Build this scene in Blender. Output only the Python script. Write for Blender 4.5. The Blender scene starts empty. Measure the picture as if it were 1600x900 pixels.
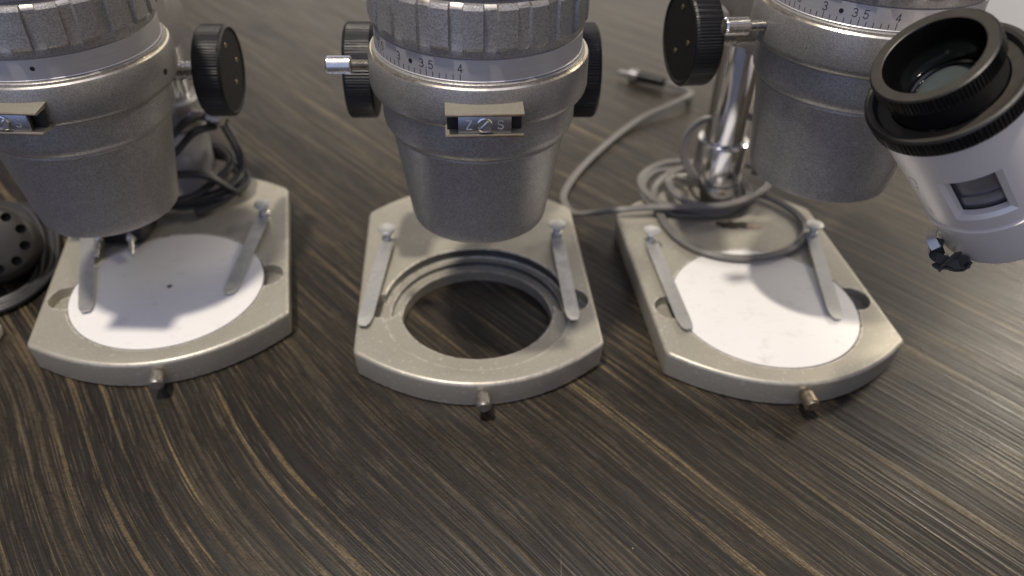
import bpy, bmesh, math, random
from mathutils import Vector, Matrix, noise as mnoise
random.seed(7)
PI = math.pi
R = math.radians
MM = 0.001
S = bpy.context.scene
COL = S.collection

# ------------------------------------------------------------------ camera
cd = bpy.data.cameras.new("camera"); cam = bpy.data.objects.new("camera", cd); COL.objects.link(cam)
pitch, roll = R(38.5), R(1.73)
fwd = Vector((0, math.cos(pitch), -math.sin(pitch))); up = Vector((0, math.sin(pitch), math.cos(pitch))); rt = Vector((1, 0, 0))
r2 = math.cos(roll)*rt + math.sin(roll)*up; u2 = -math.sin(roll)*rt + math.cos(roll)*up
cam.matrix_world = Matrix(((r2.x, u2.x, -fwd.x, 0), (r2.y, u2.y, -fwd.y, 0), (r2.z, u2.z, -fwd.z, .266), (0, 0, 0, 1)))
cd.sensor_width = 36; cd.lens = 1199/1600*36; cd.clip_start = .01; cd.clip_end = 100
cd.dof.use_dof = True; cd.dof.focus_distance = .276; cd.dof.aperture_fstop = 7.6
S.camera = cam
S.view_settings.view_transform = 'Standard'; S.view_settings.look = 'None'
S.view_settings.exposure = 0; S.view_settings.gamma = 1

# ------------------------------------------------------------------ world: a dim room
w = bpy.data.worlds.new("World"); S.world = w; w.use_nodes = True
nt = w.node_tree; N = nt.nodes; L = nt.links
for n in list(N): N.remove(n)
out = N.new('ShaderNodeOutputWorld'); bg = N.new('ShaderNodeBackground'); L.new(bg.outputs[0], out.inputs[0])
tc = N.new('ShaderNodeTexCoord'); sx = N.new('ShaderNodeSeparateXYZ'); L.new(tc.outputs['Generated'], sx.inputs[0])
def mathn(op, a=None, b=None, clamp=False):
    m = N.new('ShaderNodeMath'); m.operation = op; m.use_clamp = clamp
    for i, v in enumerate((a, b)):
        if v is None: continue
        if isinstance(v, (int, float)): m.inputs[i].default_value = v
        else: L.new(v, m.inputs[i])
    return m.outputs[0]
def dirmask(d, lo, hi):
    v = Vector(d).normalized()
    dp = N.new('ShaderNodeVectorMath'); dp.operation = 'DOT_PRODUCT'; L.new(tc.outputs['Generated'], dp.inputs[0]); dp.inputs[1].default_value = v
    mr = N.new('ShaderNodeMapRange'); mr.interpolation_type = 'SMOOTHSTEP'
    mr.inputs[1].default_value = lo; mr.inputs[2].default_value = hi; L.new(dp.outputs['Value'], mr.inputs[0])
    return mr.outputs[0]
def mixc(f, a, b):
    m = N.new('ShaderNodeMix'); m.data_type = 'RGBA'; L.new(f, m.inputs[0])
    for i, v in ((6, a), (7, b)):
        if isinstance(v, tuple): m.inputs[i].default_value = (*v, 1)
        else: L.new(v, m.inputs[i])
    return m.outputs[2]
c = mixc(dirmask((0, 0, 1), -.2, .75), (.11, .10, .095), (.10, .10, .125))     # walls to ceiling
c = mixc(dirmask((.05, 1, .24), .80, .975), c, (.98, .89, .78))                 # far wall lit warm
c = mixc(dirmask((.85, .85, .34), .91, .99), c, (1.4, 1.27, 1.08))
c = mixc(dirmask((-1, .25, .05), .86, .97), c, (.55, .50, .44))             # brighter far right of the room
c = mixc(dirmask((-.35, -1, .25), .80, .96), c, (.46, .56, .90))
c = mixc(dirmask((0, -.30, 1), .74, .97), c, (.82, .83, 1.06))             # pale ceiling overhead               # cool window behind the photographer
c = mixc(dirmask((.9, -.8, .1), .80, .97), c, (.42, .36, .30))                # warm dim side of the room
L.new(c, bg.inputs[0]); bg.inputs[1].default_value = 1.0

def lamp(name, loc, size, power, color, target=(0, .3, 0)):
    d = bpy.data.lights.new(name, 'AREA'); d.shape = 'DISK'; d.size = size; d.energy = power; d.color = color
    o = bpy.data.objects.new(name, d); COL.objects.link(o); o.location = loc
    o.rotation_euler = (Vector(target)-Vector(loc)).to_track_quat('-Z', 'Y').to_euler(); return o
lamp("ceiling_lamp", (-.41, -.04, 2.2), .12, 48, (1, .90, .76))
lamp("second_ceiling_lamp", (2.9, 2.6, 2.2), .6, 44, (1, .89, .73))

# ------------------------------------------------------------------ materials
class Mat:
    def __init__(s, name):
        s.m = bpy.data.materials.new(name); s.m.use_nodes = True; s.t = s.m.node_tree; s.n = s.t.nodes; s.l = s.t.links
        s.b = s.n['Principled BSDF']; s.tc = s.n.new('ShaderNodeTexCoord')
    def set(s, **k):
        al = dict(color='Base Color', metal='Metallic', rough='Roughness', ior='IOR', coat='Coat Weight', coatr='Coat Roughness', spec='Specular IOR Level', trans='Transmission Weight', aniso='Anisotropic')
        for a, v in k.items():
            i = s.b.inputs[al[a]]
            if isinstance(v, bpy.types.NodeSocket): s.l.new(v, i)
            elif isinstance(v, tuple): i.default_value = (*v, 1)
            else: i.default_value = v
        return s
    def co(s, scale=(1, 1, 1), rot=(0, 0, 0), src='Object'):
        m = s.n.new('ShaderNodeMapping'); m.inputs['Scale'].default_value = scale; m.inputs['Rotation'].default_value = rot
        oi = s.n.new('ShaderNodeObjectInfo'); ad = s.n.new('ShaderNodeVectorMath'); ad.operation = 'ADD'; s.l.new(s.tc.outputs[src], ad.inputs[0]); s.l.new(oi.outputs['Random'], ad.inputs[1])
        s.l.new(ad.outputs[0], m.inputs[0]); return m.outputs[0]
    def noise(s, vec, scale, detail=3, rough=.5, dist=0):
        n = s.n.new('ShaderNodeTexNoise'); s.l.new(vec, n.inputs['Vector']); n.inputs['Scale'].default_value = scale
        n.inputs['Detail'].default_value = detail; n.inputs['Roughness'].default_value = rough; n.inputs['Distortion'].default_value = dist; return n.outputs['Fac']
    def ramp(s, f, stops):
        r = s.n.new('ShaderNodeValToRGB'); s.l.new(f, r.inputs[0]); e = r.color_ramp.elements
        while len(e) < len(stops): e.new(.5)
        for i, (p, c) in enumerate(stops):
            e[i].position = p; e[i].color = (*c, 1) if isinstance(c, tuple) else (c, c, c, 1)
        return r.outputs[0]
    def mix(s, f, a, b, mode='MIX'):
        m = s.n.new('ShaderNodeMix'); m.data_type = 'RGBA'; m.blend_type = mode
        for i, v in ((0, f), (6, a), (7, b)):
            if isinstance(v, bpy.types.NodeSocket): s.l.new(v, m.inputs[i])
            elif isinstance(v, tuple): m.inputs[i].default_value = (*v, 1)
            else: m.inputs[i].default_value = v
        return m.outputs[2]
    def math(s, op, a, b=0., clamp=False):
        m = s.n.new('ShaderNodeMath'); m.operation = op; m.use_clamp = clamp
        for i, v in ((0, a), (1, b)):
            if isinstance(v, bpy.types.NodeSocket): s.l.new(v, m.inputs[i])
            else: m.inputs[i].default_value = v
        return m.outputs[0]
    def bump(s, h, dist, strength=1.):
        b = s.n.new('ShaderNodeBump'); s.l.new(h, b.inputs['Height']); b.inputs['Distance'].default_value = dist; b.inputs['Strength'].default_value = strength
        s.l.new(b.outputs[0], s.b.inputs['Normal']); return s
    def edge(s, rad, lo=.03, hi=.25):
        bv = s.n.new('ShaderNodeBevel'); bv.samples = 4; bv.inputs['Radius'].default_value = rad
        g = s.n.new('ShaderNodeNewGeometry'); d = s.n.new('ShaderNodeVectorMath'); d.operation = 'DOT_PRODUCT'
        s.l.new(bv.outputs[0], d.inputs[0]); s.l.new(g.outputs['Normal'], d.inputs[1])
        m = s.n.new('ShaderNodeMapRange'); s.l.new(d.outputs['Value'], m.inputs[0])
        m.inputs[1].default_value = 1-lo; m.inputs[2].default_value = 1-hi; return m.outputs[0]

def hammer(name, lo, hi, scale, bumpd, rough=.42, metal=.35):
    m = Mat(name); v = m.co()
    n1 = m.noise(v, scale, 1, .4, .8); n2 = m.noise(v, scale*.12, 2); n3 = m.noise(v, scale*.35, 3, .6, .4)
    base = m.ramp(n1, [(.42, lo), (.56, hi)])
    base = m.mix(m.ramp(n2, [(.35, 0.), (.65, .22)]), base, tuple(x*.9 for x in lo))
    chip = m.math('MULTIPLY', m.edge(.0007, .04, .25), m.ramp(m.noise(v, 260, 4, .7), [(.53, 0.), (.60, 1.)]))
    base = m.mix(chip, base, (.62, .58, .52))
    scr = m.ramp(m.noise(m.co((1, 1, .25), (.3, .8, .2)), 330, 2, .5), [(.79, 0.), (.81, 1.)])
    base = m.mix(scr, base, (.55, .52, .47))
    m.set(color=base, metal=metal, rough=m.ramp(n3, [(.3, rough-.07), (.7, rough+.1)]), spec=.5)
    m.bump(n1, bumpd, .7); return m.m
M = {}
M['hammer'] = hammer('hammered_grey_enamel', (.275, .266, .262), (.40, .388, .378), 1600, .00010, .36, .45)
M['hammer_smooth'] = hammer('fine_grey_enamel', (.235, .226, .215), (.34, .327, .31), 1900, .00006, .34, .45)
M['base'] = None
m = Mat('champagne_grey_enamel'); v = m.co()
n1 = m.noise(v, 1500, 2); n2 = m.noise(v, 45, 4, .6); n3 = m.noise(v, 320, 4, .72)
bc = m.mix(m.ramp(n1, [(.35, 0.), (.65, 1.)]), (.385, .364, .302), (.455, .430, .362))
bc = m.mix(m.ramp(n2, [(.42, 0.), (.62, .28)]), bc, (.34, .31, .262))
chip = m.math('MULTIPLY', m.edge(.0016, .004, .05), m.ramp(n3, [(.44, 0.), (.50, 1.)]))
bc = m.mix(chip, bc, (.82, .78, .70))
spk = m.ramp(m.noise(v, 420, 3, .6), [(.638, 0.), (.655, .85)]); bc = m.mix(spk, bc, (.56, .53, .48))
m.set(color=bc, metal=.50, rough=m.ramp(n2, [(.35, .38), (.7, .50)])).bump(n1, .00006, .6); M['base'] = m.m

def metal(name, col, rough, sc=200, var=.12, aniso=0, stretch=(1, 1, 1), bumpd=.00002):
    m = Mat(name); v = m.co(stretch); n = m.noise(v, sc, 4, .6)
    m.set(color=m.mix(n, tuple(c*.85 for c in col), tuple(min(1, c*1.1) for c in col)), metal=1., rough=m.ramp(n, [(.3, max(.03, rough-var)), (.7, rough+var)]), aniso=aniso)
    m.bump(n, bumpd, .5); return m.m
M['chrome'] = metal('polished_chrome', (.78, .78, .80), .10, 60, .04)
M['steel'] = metal('turned_steel', (.62, .60, .57), .28, 600, .08)
M['steel_bright'] = metal('bright_steel', (.74, .72, .69), .24, 500, .06)
M['alu'] = metal('satin_aluminium', (.56, .55, .565), .38, 60, .05, .5, (1, 1, 30), .00001)
M['alu'].node_tree.nodes['Principled BSDF'].inputs['Metallic'].default_value = .5
M['alu_dark'] = metal('anodised_slide_block', (.42, .43, .47), .34, 900, .08, 0, (.05, 1, 1))
m = Mat('zinc_plated_steel'); v = m.co(); n = m.noise(v, 170, 4, .65, .5); nb = m.noise(m.co((1, .05, 1)), 1500, 2)
zc = m.mix(m.ramp(n, [(.40, 0.), (.60, 1.)]), (.54, .54, .53), (.66, .66, .645)); zc = m.mix(m.ramp(m.noise(v, 420, 3, .6), [(.67, 0.), (.74, .4)]), zc, (.20, .185, .165))
m.set(color=zc, metal=.75, rough=m.ramp(n, [(.35, .40), (.65, .28)])).bump(nb, .00003, .5); M['zinc'] = m.m
M['pin'] = metal('dull_brass_grey_pin', (.40, .38, .34), .46, 500, .1)
M['brass'] = metal('worn_brass', (.46, .37, .26), .38, 300, .10)
M['brassy'] = metal('tarnished_pin', (.33, .275, .20), .48, 400, .10)
M['gold_edge'] = metal('bare_metal_and_lip_glint', (.80, .72, .58), .26, 300, .06)  # paints the lamp highlight on the ring lip; bare metal on the flutes
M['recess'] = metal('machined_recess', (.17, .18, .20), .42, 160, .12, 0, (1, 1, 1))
def plastic(name, col, rough, sc=300, var=.05, bumpd=.00003, spec=.5):
    m = Mat(name); v = m.co(); n = m.noise(v, sc, 4, .6)
    m.set(color=m.mix(n, tuple(c*.8 for c in col), tuple(c*1.2 for c in col)), rough=m.ramp(n, [(.3, rough-var), (.7, rough+var)]), spec=spec)
    m.bump(n, bumpd, .6); return m.m
M['black'] = plastic('black_bakelite', (.006, .006, .007), .42, spec=.38)
M['black_face'] = plastic('black_knob_face', (.009, .009, .0088), .55, spec=.3)
M['eyecup'] = plastic('black_eyecup_face', (.042, .037, .030), .42)
M['gloss_black'] = plastic('gloss_black_inside', (.004, .004, .004), .10, 60, .02, .00001)
M['dark'] = plastic('dark_recess', (.012, .012, .014), .5)
M['cable'] = plastic('grey_twin_flex', (.145, .138, .13), .38, 200, .05)
M['cable_dark'] = plastic('dark_grey_flex', (.024, .024, .025), .42, 200, .05)
M['housing'] = plastic('charcoal_lamp_housing', (.013, .011, .010), .5, 500, .06, .00006)
M['connector'] = plastic('ivory_connector', (.55, .52, .46), .45)
M['rubber'] = plastic('grey_rubber', (.060, .060, .060), .7, 900, .08, .0001)
M['tag'] = metal('nickel_tab', (.55, .53, .50), .42, 400)
M['ink'] = plastic('black_engraving_ink', (.012, .013, .016), .6)
M['paint_white'] = plastic('white_engraving_paint', (.75, .74, .72), .5)
m = Mat('white_stage_disc'); v = m.co(); n = m.noise(v, 30, 3)
dirt = m.ramp(m.noise(v, 120, 5, .7), [(.58, 0.), (.72, .40)]); scf = m.ramp(m.noise(m.co((1, 6, 1), (0, 0, .7)), 90, 3, .6), [(.62, 0.), (.66, .22)])
wc = m.mix(n, (.75, .738, .725), (.71, .70, .69)); wc = m.mix(dirt, wc, (.42, .41, .38)); wc = m.mix(scf, wc, (.5, .5, .48))
m.set(color=wc, rough=.42).bump(m.noise(v, 600, 2), .00002, .4); M['disc'] = m.m
m = Mat('satin_white_barrel'); v = m.co(); n = m.noise(v, 500, 3); n2 = m.noise(v, 40, 3)
m.set(color=m.mix(n2, (.76, .725, .69), (.82, .785, .75)), rough=.36, metal=.15, coat=.25, coatr=.25).bump(n, .00003, .5); M['barrel'] = m.m
M['housing_white'] = plastic('white_housing_paint', (.33, .33, .33), .5, 300, .05)
M['sleeve'] = plastic('grey_inner_sleeve', (.34, .34, .35), .32); M['sleeve'].node_tree.nodes['Principled BSDF'].inputs['Metallic'].default_value = .7; M['slot'] = plastic('olive_grey_slot_enamel', (.19, .175, .14), .42, 900, .05, .0001)
m = Mat('lens_glass'); m.set(color=(.07, .085, .085), rough=.05, metal=.0, coat=1., coatr=.02, spec=1.).bump(m.noise(m.co(), 200, 2), .00001, .2); M['lens'] = m.m
# wood laminate
m = Mat('dark_wood_laminate')
def W(scale, rot=R(47)): return m.co(scale, (0, 0, rot))
warp = m.n.new('ShaderNodeVectorMath'); warp.operation = 'ADD'
base = m.n.new('ShaderNodeMapping'); base.inputs['Rotation'].default_value = (0, 0, R(47)); m.l.new(m.tc.outputs['Object'], base.inputs[0])
wn = m.n.new('ShaderNodeTexNoise'); wn.inputs['Scale'].default_value = 4.0; wn.inputs['Detail'].default_value = 1.5; m.l.new(base.outputs[0], wn.inputs['Vector'])
ws = m.n.new('ShaderNodeVectorMath'); ws.operation = 'MULTIPLY_ADD'; m.l.new(wn.outputs['Color'], ws.inputs[0]); ws.inputs[1].default_value = (0, .014, 0); 
dv = m.n.new('ShaderNodeVectorMath'); dv.operation = 'DISTANCE'; m.l.new(m.tc.outputs['Object'], dv.inputs[0]); dv.inputs[1].default_value = (-.285, -.325, .0)
fm = m.n.new('ShaderNodeMapRange'); fm.interpolation_type = 'SMOOTHERSTEP'; m.l.new(dv.outputs['Value'], fm.inputs[0]); fm.inputs[1].default_value = 0; fm.inputs[2].default_value = .16; fm.inputs[3].default_value = .011; fm.inputs[4].default_value = 0
cb = m.n.new('ShaderNodeCombineXYZ'); m.l.new(fm.outputs[0], cb.inputs[1]); ad = m.n.new('ShaderNodeVectorMath'); ad.operation = 'ADD'; m.l.new(base.outputs[0], ad.inputs[0]); m.l.new(cb.outputs[0], ad.inputs[1]); m.l.new(ad.outputs[0], ws.inputs[2])
def G(sx, sy, scale, detail=3, rough=.5, dist=0):
    mp = m.n.new('ShaderNodeMapping'); mp.inputs['Scale'].default_value = (sx, sy, 1); m.l.new(ws.outputs[0], mp.inputs[0]); return m.noise(mp.outputs[0], scale, detail, rough, dist)
band = G(.07, 1, 36, 3, .55, .12); streak = G(.014, 1, 170, 4, .66, .04); mid = G(.010, 1, 330, 3, .6, .05); fine = G(.014, 1, 760, 2, .55, .06); broad = G(.25, 1, 9, 2, .5); grit = m.noise(m.co(), 1500, 2, .6)
dash = G(.035, 1, 1150, 2, .5)
wood = m.ramp(band, [(.32, (.013, .0105, .0078)), (.47, (.021, .0170, .0120)), (.58, (.036, .0288, .0190)), (.70, (.068, .053, .032))])
gold = m.ramp(streak, [(.56, 0.), (.585, 1.)])
gm = m.math('MULTIPLY', gold, m.ramp(broad, [(.36, .2), (.60, .9)]))
gm = m.math('MULTIPLY', gm, m.ramp(grit, [(.40, .45), (.56, 1.)]))
wood = m.mix(gm, wood, (.215, .158, .078))
wood = m.mix(m.ramp(mid, [(.45, .62), (.50, 0.)]), wood, (.011, .0085, .0065))
wood = m.mix(m.ramp(mid, [(.58, 0.), (.61, .30)]), wood, (.115, .086, .055))
wood = m.mix(m.ramp(fine, [(.42, .75), (.47, 0.)]), wood, (.010, .008, .0065))
wood = m.mix(m.ramp(fine, [(.57, 0.), (.63, .26)]), wood, (.13, .10, .068))
wood = m.mix(m.ramp(dash, [(.60, 0.), (.66, .40)]), wood, (.14, .108, .072))
wood = m.mix(m.ramp(dash, [(.36, .7), (.43, 0.)]), wood, (.009, .007, .006))
wood = m.mix(1., wood, m.ramp(m.noise(m.co((.45, 1, 1), (0, 0, R(47))), 1150, 3, .7), [(.34, .45), (.50, .95), (.66, 1.)]), 'MULTIPLY')
spk = m.ramp(m.noise(m.co(), 300, 1, .4), [(.845, 0.), (.855, 1.)]); wood = m.mix(spk, wood, (.5, .45, .36))
scr = m.ramp(m.noise(m.co((1, .03, 1), (0, 0, .35)), 300, 2, .4), [(.80, 0.), (.82, .25)]); wood = m.mix(scr, wood, (.30, .26, .20))
m.set(color=wood, rough=m.ramp(fine, [(.40, .42), (.60, .30)]), spec=.45)
hh = m.math('ADD', m.math('MULTIPLY', mid, .8), m.math('MULTIPLY', fine, .5)); hh = m.math('ADD', hh, m.math('MULTIPLY', grit, .12)); m.bump(hh, .00045, .8); M['wood'] = m.m

# ------------------------------------------------------------------ mesh helpers (millimetres in, metres out)
class MB:
    def __init__(s): s.v = []; s.f = []; s.mi = []; s.cur = 0
    def add(s, vs, fs):
        o = len(s.v); s.v += [tuple(v) for v in vs]; s.f += [tuple(i+o for i in f) for f in fs]; s.mi += [s.cur]*len(fs)
    def mark(s): return len(s.v)
    def xf(s, start, mat):
        for i in range(start, len(s.v)): s.v[i] = tuple(mat @ Vector(s.v[i]))
    def lathe(s, prof, seg=96, close=False, fn=None):
        """profile (r,z) swept about z; fn(angle,r,z)->r"""
        n = len(prof); vs = []
        for k in range(seg):
            a = 2*PI*k/seg
            for r, z in prof:
                rr = fn(a, r, z) if fn else r
                vs.append((rr*math.cos(a), rr*math.sin(a), z))
        fs = []
        for k in range(seg):
            k2 = (k+1) % seg
            for j in range(n if close else n-1):
                j2 = (j+1) % n
                fs.append((k*n+j, k2*n+j, k2*n+j2, k*n+j2))
        s.add(vs, fs)
        return s
    def disc(s, r, z, seg=96, up=True):
        vs = [(r*math.cos(2*PI*k/seg), r*math.sin(2*PI*k/seg), z) for k in range(seg)]
        s.add(vs, [tuple(range(seg)) if up else tuple(reversed(range(seg)))])
    def cyl(s, p0, p1, r0, r1=None, seg=32, ch=0., fn=None):
        r1 = r0 if r1 is None else r1; p0 = Vector(p0); p1 = Vector(p1); h = (p1-p0).length
        st = s.mark(); pr = [(r0-ch, 0), (r0, ch), (r1, h-ch), (r1-ch, h)] if ch else [(r0, 0), (r1, h)]
        s.lathe(pr, seg, fn=fn); a0, a1 = (r0-ch, r1-ch)
        n = len(s.v)-st; k = len(pr)
        s.f.append(tuple(st+i*k for i in reversed(range(seg)))); s.mi.append(s.cur)
        s.f.append(tuple(st+i*k+k-1 for i in range(seg))); s.mi.append(s.cur)
        q = (p1-p0).to_track_quat('Z', 'Y').to_matrix().to_4x4(); q.translation = p0; s.xf(st, q); return s
    def box(s, c, d, ch=.3, rot=None):
        bm = bmesh.new(); bmesh.ops.create_cube(bm, size=1)
        for v in bm.verts: v.co = Vector((v.co.x*d[0], v.co.y*d[1], v.co.z*d[2]))
        if ch: bmesh.ops.bevel(bm, geom=bm.edges[:], offset=ch, segments=2, affect='EDGES', profile=.5)
        bm.verts.index_update(); st = s.mark()
        s.add([v.co for v in bm.verts], [[v.index for v in f.verts] for f in bm.faces]); bm.free()
        mt = (rot.to_matrix().to_4x4() if rot else Matrix()); mt.translation = Vector(c); s.xf(st, mt); return s
    def poly(s, pts, z0, z1, ch=.25):
        """convex-ish outline extruded with chamfered rims"""
        def inset(d):
            o = []; n = len(pts)
            for i in range(n):
                a = Vector(pts[i-1]); b = Vector(pts[i]); c = Vector(pts[(i+1) % n])
                n1 = Vector(((b-a).y, -(b-a).x)).normalized(); n2 = Vector(((c-b).y, -(c-b).x)).normalized()
                nn = (n1+n2); nn = nn/max(.2, nn.length_squared/2)
                o.append(b-nn*d)
            return o
        n = len(pts); lv = [(inset(ch), z0), (inset(0), z0+ch), (inset(0), z1-ch), (inset(ch*.35), z1-ch*.35), (inset(ch), z1)]
        vs = [(p.x, p.y, z) for ring, z in lv for p in ring]; fs = []
        for j in range(len(lv)-1):
            for i in range(n):
                k = (i+1) % n; fs.append((j*n+i, j*n+k, (j+1)*n+k, (j+1)*n+i))
        fs.append(tuple(reversed(range(n)))); fs.append(tuple((len(lv)-1)*n+i for i in range(n)))
        s.add(vs, fs); return s
    def sweep(s, pts, prof, upv=(0, 0, 1), sub=6, closed=False, twist=None):
        P = [Vector(p) for p in pts]; Q = []; n = len(P)
        for i in range(n if closed else n-1):
            g = lambda k: P[k % n] if closed else P[max(0, min(n-1, k))]
            a, b, c, d = g(i-1), g(i), g(i+1), g(i+2)
            for t in range(sub):
                t /= sub; Q.append(.5*((2*b)+(-a+c)*t+(2*a-5*b+4*c-d)*t*t+(-a+3*b-3*c+d)*t**3))
        if not closed: Q.append(P[-1])
        vs = []; m_ = len(prof); k = len(Q)
        for i, p in enumerate(Q):
            t = ((Q[(i+1) % k]-Q[i-1]) if closed else (Q[min(k-1, i+1)]-Q[max(0, i-1)])).normalized()
            sd = t.cross(Vector(upv)).normalized(); u = sd.cross(t)
            tw = twist(i/k) if twist else 0; sd, u = sd*math.cos(tw)+u*math.sin(tw), u*math.cos(tw)-sd*math.sin(tw)
            vs += [p+sd*a+u*b for a, b in prof]
        fs = []
        for i in range(k if closed else k-1):
            i2 = (i+1) % k
            for j in range(m_):
                j2 = (j+1) % m_; fs.append((i*m_+j, i*m_+j2, i2*m_+j2, i2*m_+j))
        if not closed: fs += [tuple(reversed(range(m_))), tuple((k-1)*m_+j for j in range(m_))]
        s.add(vs, fs); return s
    def build(s, name, mats, parent=None, loc=(0, 0, 0), rot=(0, 0, 0), ang=32):
        me = bpy.data.meshes.new(name); me.from_pydata([(a*MM, b*MM, c_*MM) for a, b, c_ in s.v], [], s.f)
        if not isinstance(mats, (list, tuple)): mats = [mats]
        for mm in mats: me.materials.append(mm)
        for p, i in zip(me.polygons, s.mi): p.material_index = i; p.use_smooth = True
        bm = bmesh.new(); bm.from_mesh(me); bmesh.ops.recalc_face_normals(bm, faces=bm.faces[:]); bm.to_mesh(me); bm.free()
        me.set_sharp_from_angle(angle=R(ang))
        o = bpy.data.objects.new(name, me); COL.objects.link(o); o.parent = parent
        o.location = Vector(loc)*MM; o.rotation_euler = rot; return o

def thing(name, label, cat, loc=(0, 0, 0), rz=0, group=None):
    o = bpy.data.objects.new(name, None); COL.objects.link(o); o.location = Vector(loc)*MM; o.rotation_euler = (0, 0, rz)
    o.empty_display_size = .02; o['label'] = label; o['category'] = cat
    if group: o['group'] = group
    return o
def tag(o, label, cat, group=None):
    o['label'] = label; o['category'] = cat
    if group: o['group'] = group
    return o
def circle(r, n=12, cx=0, cy=0): return [(cx+r*math.cos(2*PI*k/n), cy+r*math.sin(2*PI*k/n)) for k in range(n)]
def twin(r):
    g = []
    for k in range(10): a = -PI*.78+PI*1.56*k/9; g.append((r*.86+r*math.cos(a), r*math.sin(a)))
    for k in range(10): a = PI-PI*.78+PI*1.56*k/9; g.append((-r*.86+r*math.cos(a), r*math.sin(a)))
    return g
def text_mesh(txt, size):
    """glyph outlines as flat triangles (x, y) in mm, centred on x"""
    cu = bpy.data.curves.new('t', 'FONT'); cu.body = txt; cu.size = size; cu.align_x = 'CENTER'; cu.resolution_u = 6
    o = bpy.data.objects.new('t', cu); COL.objects.link(o); dg = bpy.context.evaluated_depsgraph_get(); me = bpy.data.meshes.new_from_object(o.evaluated_get(dg))
    bm = bmesh.new(); bm.from_mesh(me); bmesh.ops.triangulate(bm, faces=bm.faces[:])
    bmesh.ops.subdivide_edges(bm, edges=[e for e in bm.edges if e.calc_length() > size*.25], cuts=2)
    bm.verts.index_update(); r = ([tuple(v.co) for v in bm.verts], [[v.index for v in f.verts] for f in bm.faces])
    bm.free(); bpy.data.objects.remove(o); bpy.data.curves.remove(cu); bpy.data.meshes.remove(me); return r
def stroke_text(mb, strokes, w_, h, fnmap):
    """single-line engraved glyph: polylines in (x,y) -> thin quads mapped by fnmap(x,y,lift)"""
    for pl in strokes:
        for (x0, y0), (x1, y1) in zip(pl[:-1], pl[1:]):
            d = Vector((x1-x0, y1-y0)); l_ = d.length
            if l_ < 1e-6: continue
            d /= l_; n_ = Vector((-d.y, d.x))*w_/2; e = d*w_/2
            q = [(x0-e.x+n_.x, y0-e.y+n_.y), (x0-e.x-n_.x, y0-e.y-n_.y), (x1+e.x-n_.x, y1+e.y-n_.y), (x1+e.x+n_.x, y1+e.y+n_.y)]
            mb.add([fnmap(x, y, .03) for x, y in q]+[fnmap(x, y, -.05) for x, y in q], [(0, 1, 2, 3), (4, 7, 6, 5), (0, 4, 5, 1), (1, 5, 6, 2), (2, 6, 7, 3), (3, 7, 4, 0)])
def arc(cx, cy, rx, ry, a0, a1, n=9): return [(cx+rx*math.cos(R(a0+(a1-a0)*i/n)), cy+ry*math.sin(R(a0+(a1-a0)*i/n))) for i in range(n+1)]
GL = {  # glyphs on a 1 x 1.6 grid
    '0': [arc(.5, .8, .42, .8, 0, 360, 16)], '1': [[(.3, 1.3), (.55, 1.6), (.55, 0)]],
    '2': [arc(.5, 1.15, .42, .45, 160, -40, 8)+[(.08, 0), (.95, 0)]],
    '3': [arc(.45, 1.2, .4, .4, 150, -90, 8)+arc(.45, .42, .47, .42, 90, -150, 9)],
    '4': [[(.68, 0), (.68, 1.6), (.05, .45), (.98, .45)]],
    '5': [[(.9, 1.6), (.2, 1.6), (.12, .88)]+arc(.45, .5, .47, .5, 125, -150, 9)],
    '.': [[(.5, 0), (.5, .06)]],
    'Z': [[(.08, 1.6), (.95, 1.6), (.05, 0), (.95, 0)]],
    'S': [arc(.5, 1.2, .42, .4, 30, 270, 8)+arc(.5, .4, .44, .4, 90, -150, 8)]}
def glyphs(mb, txt, x, y, size, w_, fnmap, adv=.86):
    tot = 0; pos = []
    for ch in txt:
        a = size*(.45 if ch == '.' else adv); pos.append((tot, a)); tot += a
    for ch, (p, a) in zip(txt, pos):
        wg = size*.62
        stroke_text(mb, [[(x-tot/2+p+(a-wg)/2+gx*wg, y+gy*size*.62) for gx, gy in pl] for pl in GL[ch]], w_, size, fnmap)

# ------------------------------------------------------------------ the table
bm_ = MB(); bm_.box((0, 0, -15), (2200, 1500, 30), 2)
table = bm_.build('table_top', M['wood'], loc=(150, 480, 0)); table['kind'] = 'structure'

# ------------------------------------------------------------------ microscopes
def boolean(o, cutter):
    md = o.modifiers.new('b', 'BOOLEAN'); md.operation = 'DIFFERENCE'; md.solver = 'EXACT'; md.object = cutter; md.use_hole_tolerant = True
    dg = bpy.context.evaluated_depsgraph_get(); me = bpy.data.meshes.new_from_object(o.evaluated_get(dg)); o.modifiers.clear()
    old = o.data; o.data = me; me.name = old.name; bpy.data.meshes.remove(old)
    cm = cutter.data; bpy.data.objects.remove(cutter); bpy.data.meshes.remove(cm)
T = 15.3
def outline():
    pts = []
    def corner(c, p, n, r, k=5):   # rounded corner from prev p to next n
        c, p, n = Vector(c), Vector(p), Vector(n); a = c+(p-c).normalized()*r; b = c+(n-c).normalized()*r
        for i in range(k+1):
            t = i/k; pts.append(tuple(a*(1-t)**2+c*2*t*(1-t)+b*t*t))
    def farc(x0, x1, yc, ya, sgn, n=26):
        return [(x0+(x1-x0)*i/n, ya+(yc-ya)*((abs(x0+(x1-x0)*i/n)/60.2)**2.0)) for i in range(n+1)]
    f = farc(-60.2, 60.2, -32.8, -57.8, 1); bk = farc(60.2, -60.2, 88, 118, 1)
    corner(f[0], (-60.2, 0), f[1], 2.5); pts.extend(f[2:-2]); corner(f[-1], f[-2], (60.2, 0), 2.5)
    corner(bk[0], (60.2, 0), bk[1], 3.5); pts.extend(bk[2:-2]); corner(bk[-1], bk[-2], (-60.2, 0), 3.5)
    o = []
    for p in pts:
        if not o or (Vector(p)-Vector(o[-1])).length > .15: o.append(p)
    return o
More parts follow.
